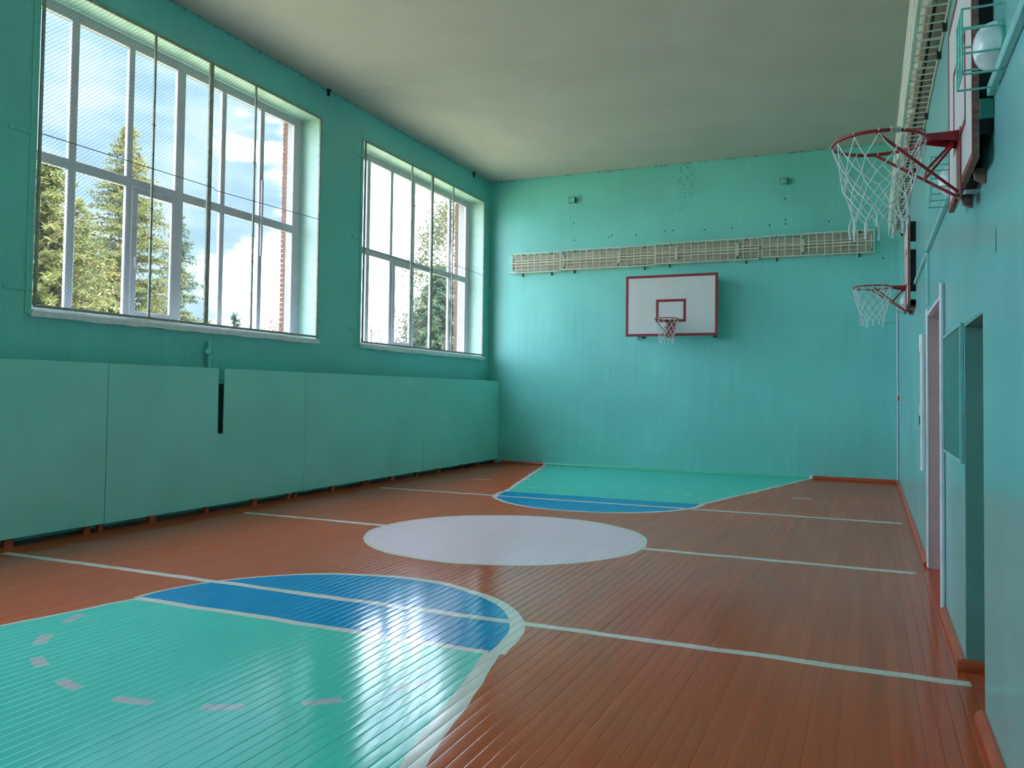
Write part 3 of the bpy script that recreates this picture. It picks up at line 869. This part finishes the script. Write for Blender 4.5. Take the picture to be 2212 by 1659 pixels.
fc = empty('fire_call_point', (W, 15.25, 1.48), -math.pi/2, label='small red and white fire call point near the far corner', cat='alarm')
MB().bbox(-.05, .05, -.03, -.0006, 0, .10, .006).build('base', 'white_trim', fc)
MB().bbox(-.045, .045, -.055, -.030, .01, .09, .006).build('cover', 'call_red', fc)
MB().tube([(W-.022, D-.025, .06), (W-.022, D-.025, 3.22)], .014, 8).build('corner_pipe', 'white_trim', label='thin pale vertical pipe in the far corner by the door wall', cat='pipe')
MB().tube([(7.955, D-.02, 3.0), (7.955, D-.02, 2.93), (7.965, D-.02, 2.914), (8.17, D-.02, 2.91)], .013, 8).build('elbow_pipe', 'teal_metal', label='short bent teal pipe on the end wall below the small hoop', cat='pipe')
for (x, z, lab) in ((1.96, 5.60, 'small empty metal bracket high on the end wall, window side'), (6.25, 5.61, 'small empty metal bracket high on the end wall, door side')):
    wb = empty('wall_bracket', (x, D, z), label=lab, cat='bracket', group='small brackets high on the end wall')
    MB().bbox(.064, .070, -.10, -.0005, 0, .125, .001).build('side_plate', 'dark', wb)
    MB().tube([(-.067, -.002, .004), (-.067, -.096, .004), (-.067, -.096, .121), (-.067, -.002, .121)], .0035, 6, smooth=False).build('side_rod', 'dark', wb)
    for zz in (.004, .121): MB().tube([(-.066, -.096, zz), (.066, -.096, zz)], .004, 6).build('cross_rod', 'dark', wb)
    MB().bbox(-.030, .030, -.006, -.0005, .02, .105, .001).build('back_plate', 'grille_wall', wb)
for (y, lab) in ((10.54, 'small dark ceiling bracket above the wall between the windows'), (15.74, 'small dark ceiling bracket near the end wall corner')):
    hk = empty('ceiling_bracket', (.03, y, H), label=lab, cat='bracket', group='small dark brackets at the ceiling edge')
    MB().bbox(-.028, .02, -.035, .035, -.02, -.0005, .002).build('plate', 'dark', hk)
    MB().prism([(-.022, -.02), (.022, -.02), (.012, -.10), (-.012, -.10)], 'x', -.028, .0).build('lug', 'dark', hk)
# ------------------------------------------------------------------ outdoors: yard and trees
MB().box(-120, -.8, -60, 160, -1.3, -1.2).build('yard', 'bounce_ground', label='unseen yard below the windows, pale to bounce light in', cat='yard')  # unseen ground, kept pale to throw light up through the windows
def conifer(x, y, top, rmax, label, mat, seed, dens=1.0, droop=.25):
    rs = random.Random(seed); base = -1.195; Ht = top-base
    root = empty('conifer', (x, y, base), label=label, cat='tree', group='trees outside the windows')
    MB().tube([(0, 0, 0), (.05, .03, Ht*.5), (0, 0, Ht*.97)], [.20, .12, .015], 8).build('trunk', 'bark', root)
    fol = MB(); br_ = MB()
    nb = int(150*dens)
    for i in range(nb):
        t = .22+.78*((i+rs.random())/nb)
        z = Ht*t
        L = rmax*((1-t)**.85*.97+.05)*rs.uniform(.65, 1.15)
        a = rs.uniform(0, 2*math.pi); ca, sa = math.cos(a), math.sin(a)
        lift = rs.uniform(.05, .35)
        pts = []
        for q in range(5):
            u = q/4
            pts.append(Vector((ca*L*u, sa*L*u, z+L*(lift*u-droop*u*u))))
        br_.tube(pts, [.028, .02, .014, .009, .004], 4, caps=False)
        ns = max(6, int(30*L/rmax*1.5))
        for q in range(ns):
            u = (q+rs.random())/ns
            seg = min(3, int(u*4)); p = pts[seg].lerp(pts[seg+1], u*4-seg)
            for m_ in range(4):
                side = Vector((-sa, ca, 0))*rs.uniform(-1, 1)+Vector((ca, sa, 0))*rs.uniform(-.1, .8)+Vector((0, 0, rs.uniform(-.7, .45)))
                side.normalize(); l = rs.uniform(.12, .34)*(1.15-.5*u)
                wv = side.cross(Vector((rs.uniform(-1, 1), rs.uniform(-1, 1), rs.uniform(-1, 1))))
                if wv.length < 1e-3: continue
                wv.normalize(); wv *= rs.uniform(.016, .036)
                e_ = p+side*l
                fol.add([p-wv*.4, p+wv*.4, p+side*l*.6+wv, e_, p+side*l*.6-wv], [(0, 1, 2, 3, 4)])
    br_.build('branches', 'bark', root, kind='stuff')
    fol.build('needles', mat, root, kind='stuff')
def leafy(x, y, top, rx, rz, label, mat, seed, n=2600, bark='bark', name='leafy_tree', leaf=.11):
    rs = random.Random(seed); base = -1.195; Ht = top-base
    root = empty(name, (x, y, base), label=label, cat='tree', group='trees outside the windows')
    zc = Ht-rz
    tr = MB().tube([(0, 0, 0), (.06, .0, zc*.6), (.0, .05, Ht*.92)], [.16, .11, .02], 8)
    fol = MB()
    tips = []
    for i in range(34):
        a = rs.uniform(0, 6.283); t = rs.uniform(-.9, .9); rad = rx*math.sqrt(1-t*t)*rs.uniform(.55, 1.0)
        tip = Vector((rad*math.cos(a), rad*math.sin(a), zc+rz*t)); tips.append(tip)
        tr.tube([(0, 0, max(.8, tip.z-rad*.9)), tip*.6+Vector((0, 0, tip.z*.36)), tip], [.03, .018, .006], 4, caps=False)
    tr.build('trunk', bark, root)
    for i in range(n):
        c_ = rs.choice(tips)
        p = c_+Vector((rs.gauss(0, rx*.17), rs.gauss(0, rx*.17), rs.gauss(-.06, rz*.13)))
        d1 = Vector((rs.uniform(-1, 1), rs.uniform(-1, 1), rs.uniform(-1, 1))).normalized(); d2 = d1.cross(Vector((rs.uniform(-1, 1), rs.uniform(-1, 1), rs.uniform(-1, 1)))).normalized()
        l = leaf*rs.uniform(.6, 1.2)
        fol.add([p, p+d1*l*.5+d2*l*.3, p+d1*l, p+d1*l*.5-d2*l*.3], [(0, 1, 2, 3)])
    fol.build('leaves', mat, root, kind='stuff')
conifer(-14.0, 16.35, 8.2, 4.3, 'yellow-green larch at the left side of the nearer window', 'larch', 1, 2.6)
conifer(-22.0, 26.2, 13.0, 4.6, 'tallest conifer, seen through the middle of the nearer window', 'larch', 2, 3.0, .18)
conifer(-26.0, 33.1, 10.9, 3.0, 'smaller conifer to the right of the tallest one', 'spruce', 3, 1.6)
conifer(-20, 30.9, 5.1, 1.2, 'just the tip of a small conifer low in the nearer window', 'spruce', 4, .5)
leafy(-16, 29.2, 4.75, .8, 1.3, 'low tree with orange leaves at the corner of the nearer window', 'rowan', 5, 900)
leafy(-14.0, 41.2, 12.3, 2.3, 5.2, 'tall pale birch seen through the farther window', 'birch', 6, 16000, 'birch_bark', leaf=.19)
conifer(-9.0, 31.0, 6.9, 4.2, 'dark spruce low in front of the birch in the farther window', 'spruce', 7, 2.8, .35)
leafy(-18, 39.6, 5.7, .9, 1.6, 'small yellowish bush tip at the left of the farther window', 'larch', 8, 900)
conifer(-34.0, 33.4, 12.4, 5.6, 'low larch filling the gap between the left larch and the tallest conifer', 'larch', 9, 2.2)
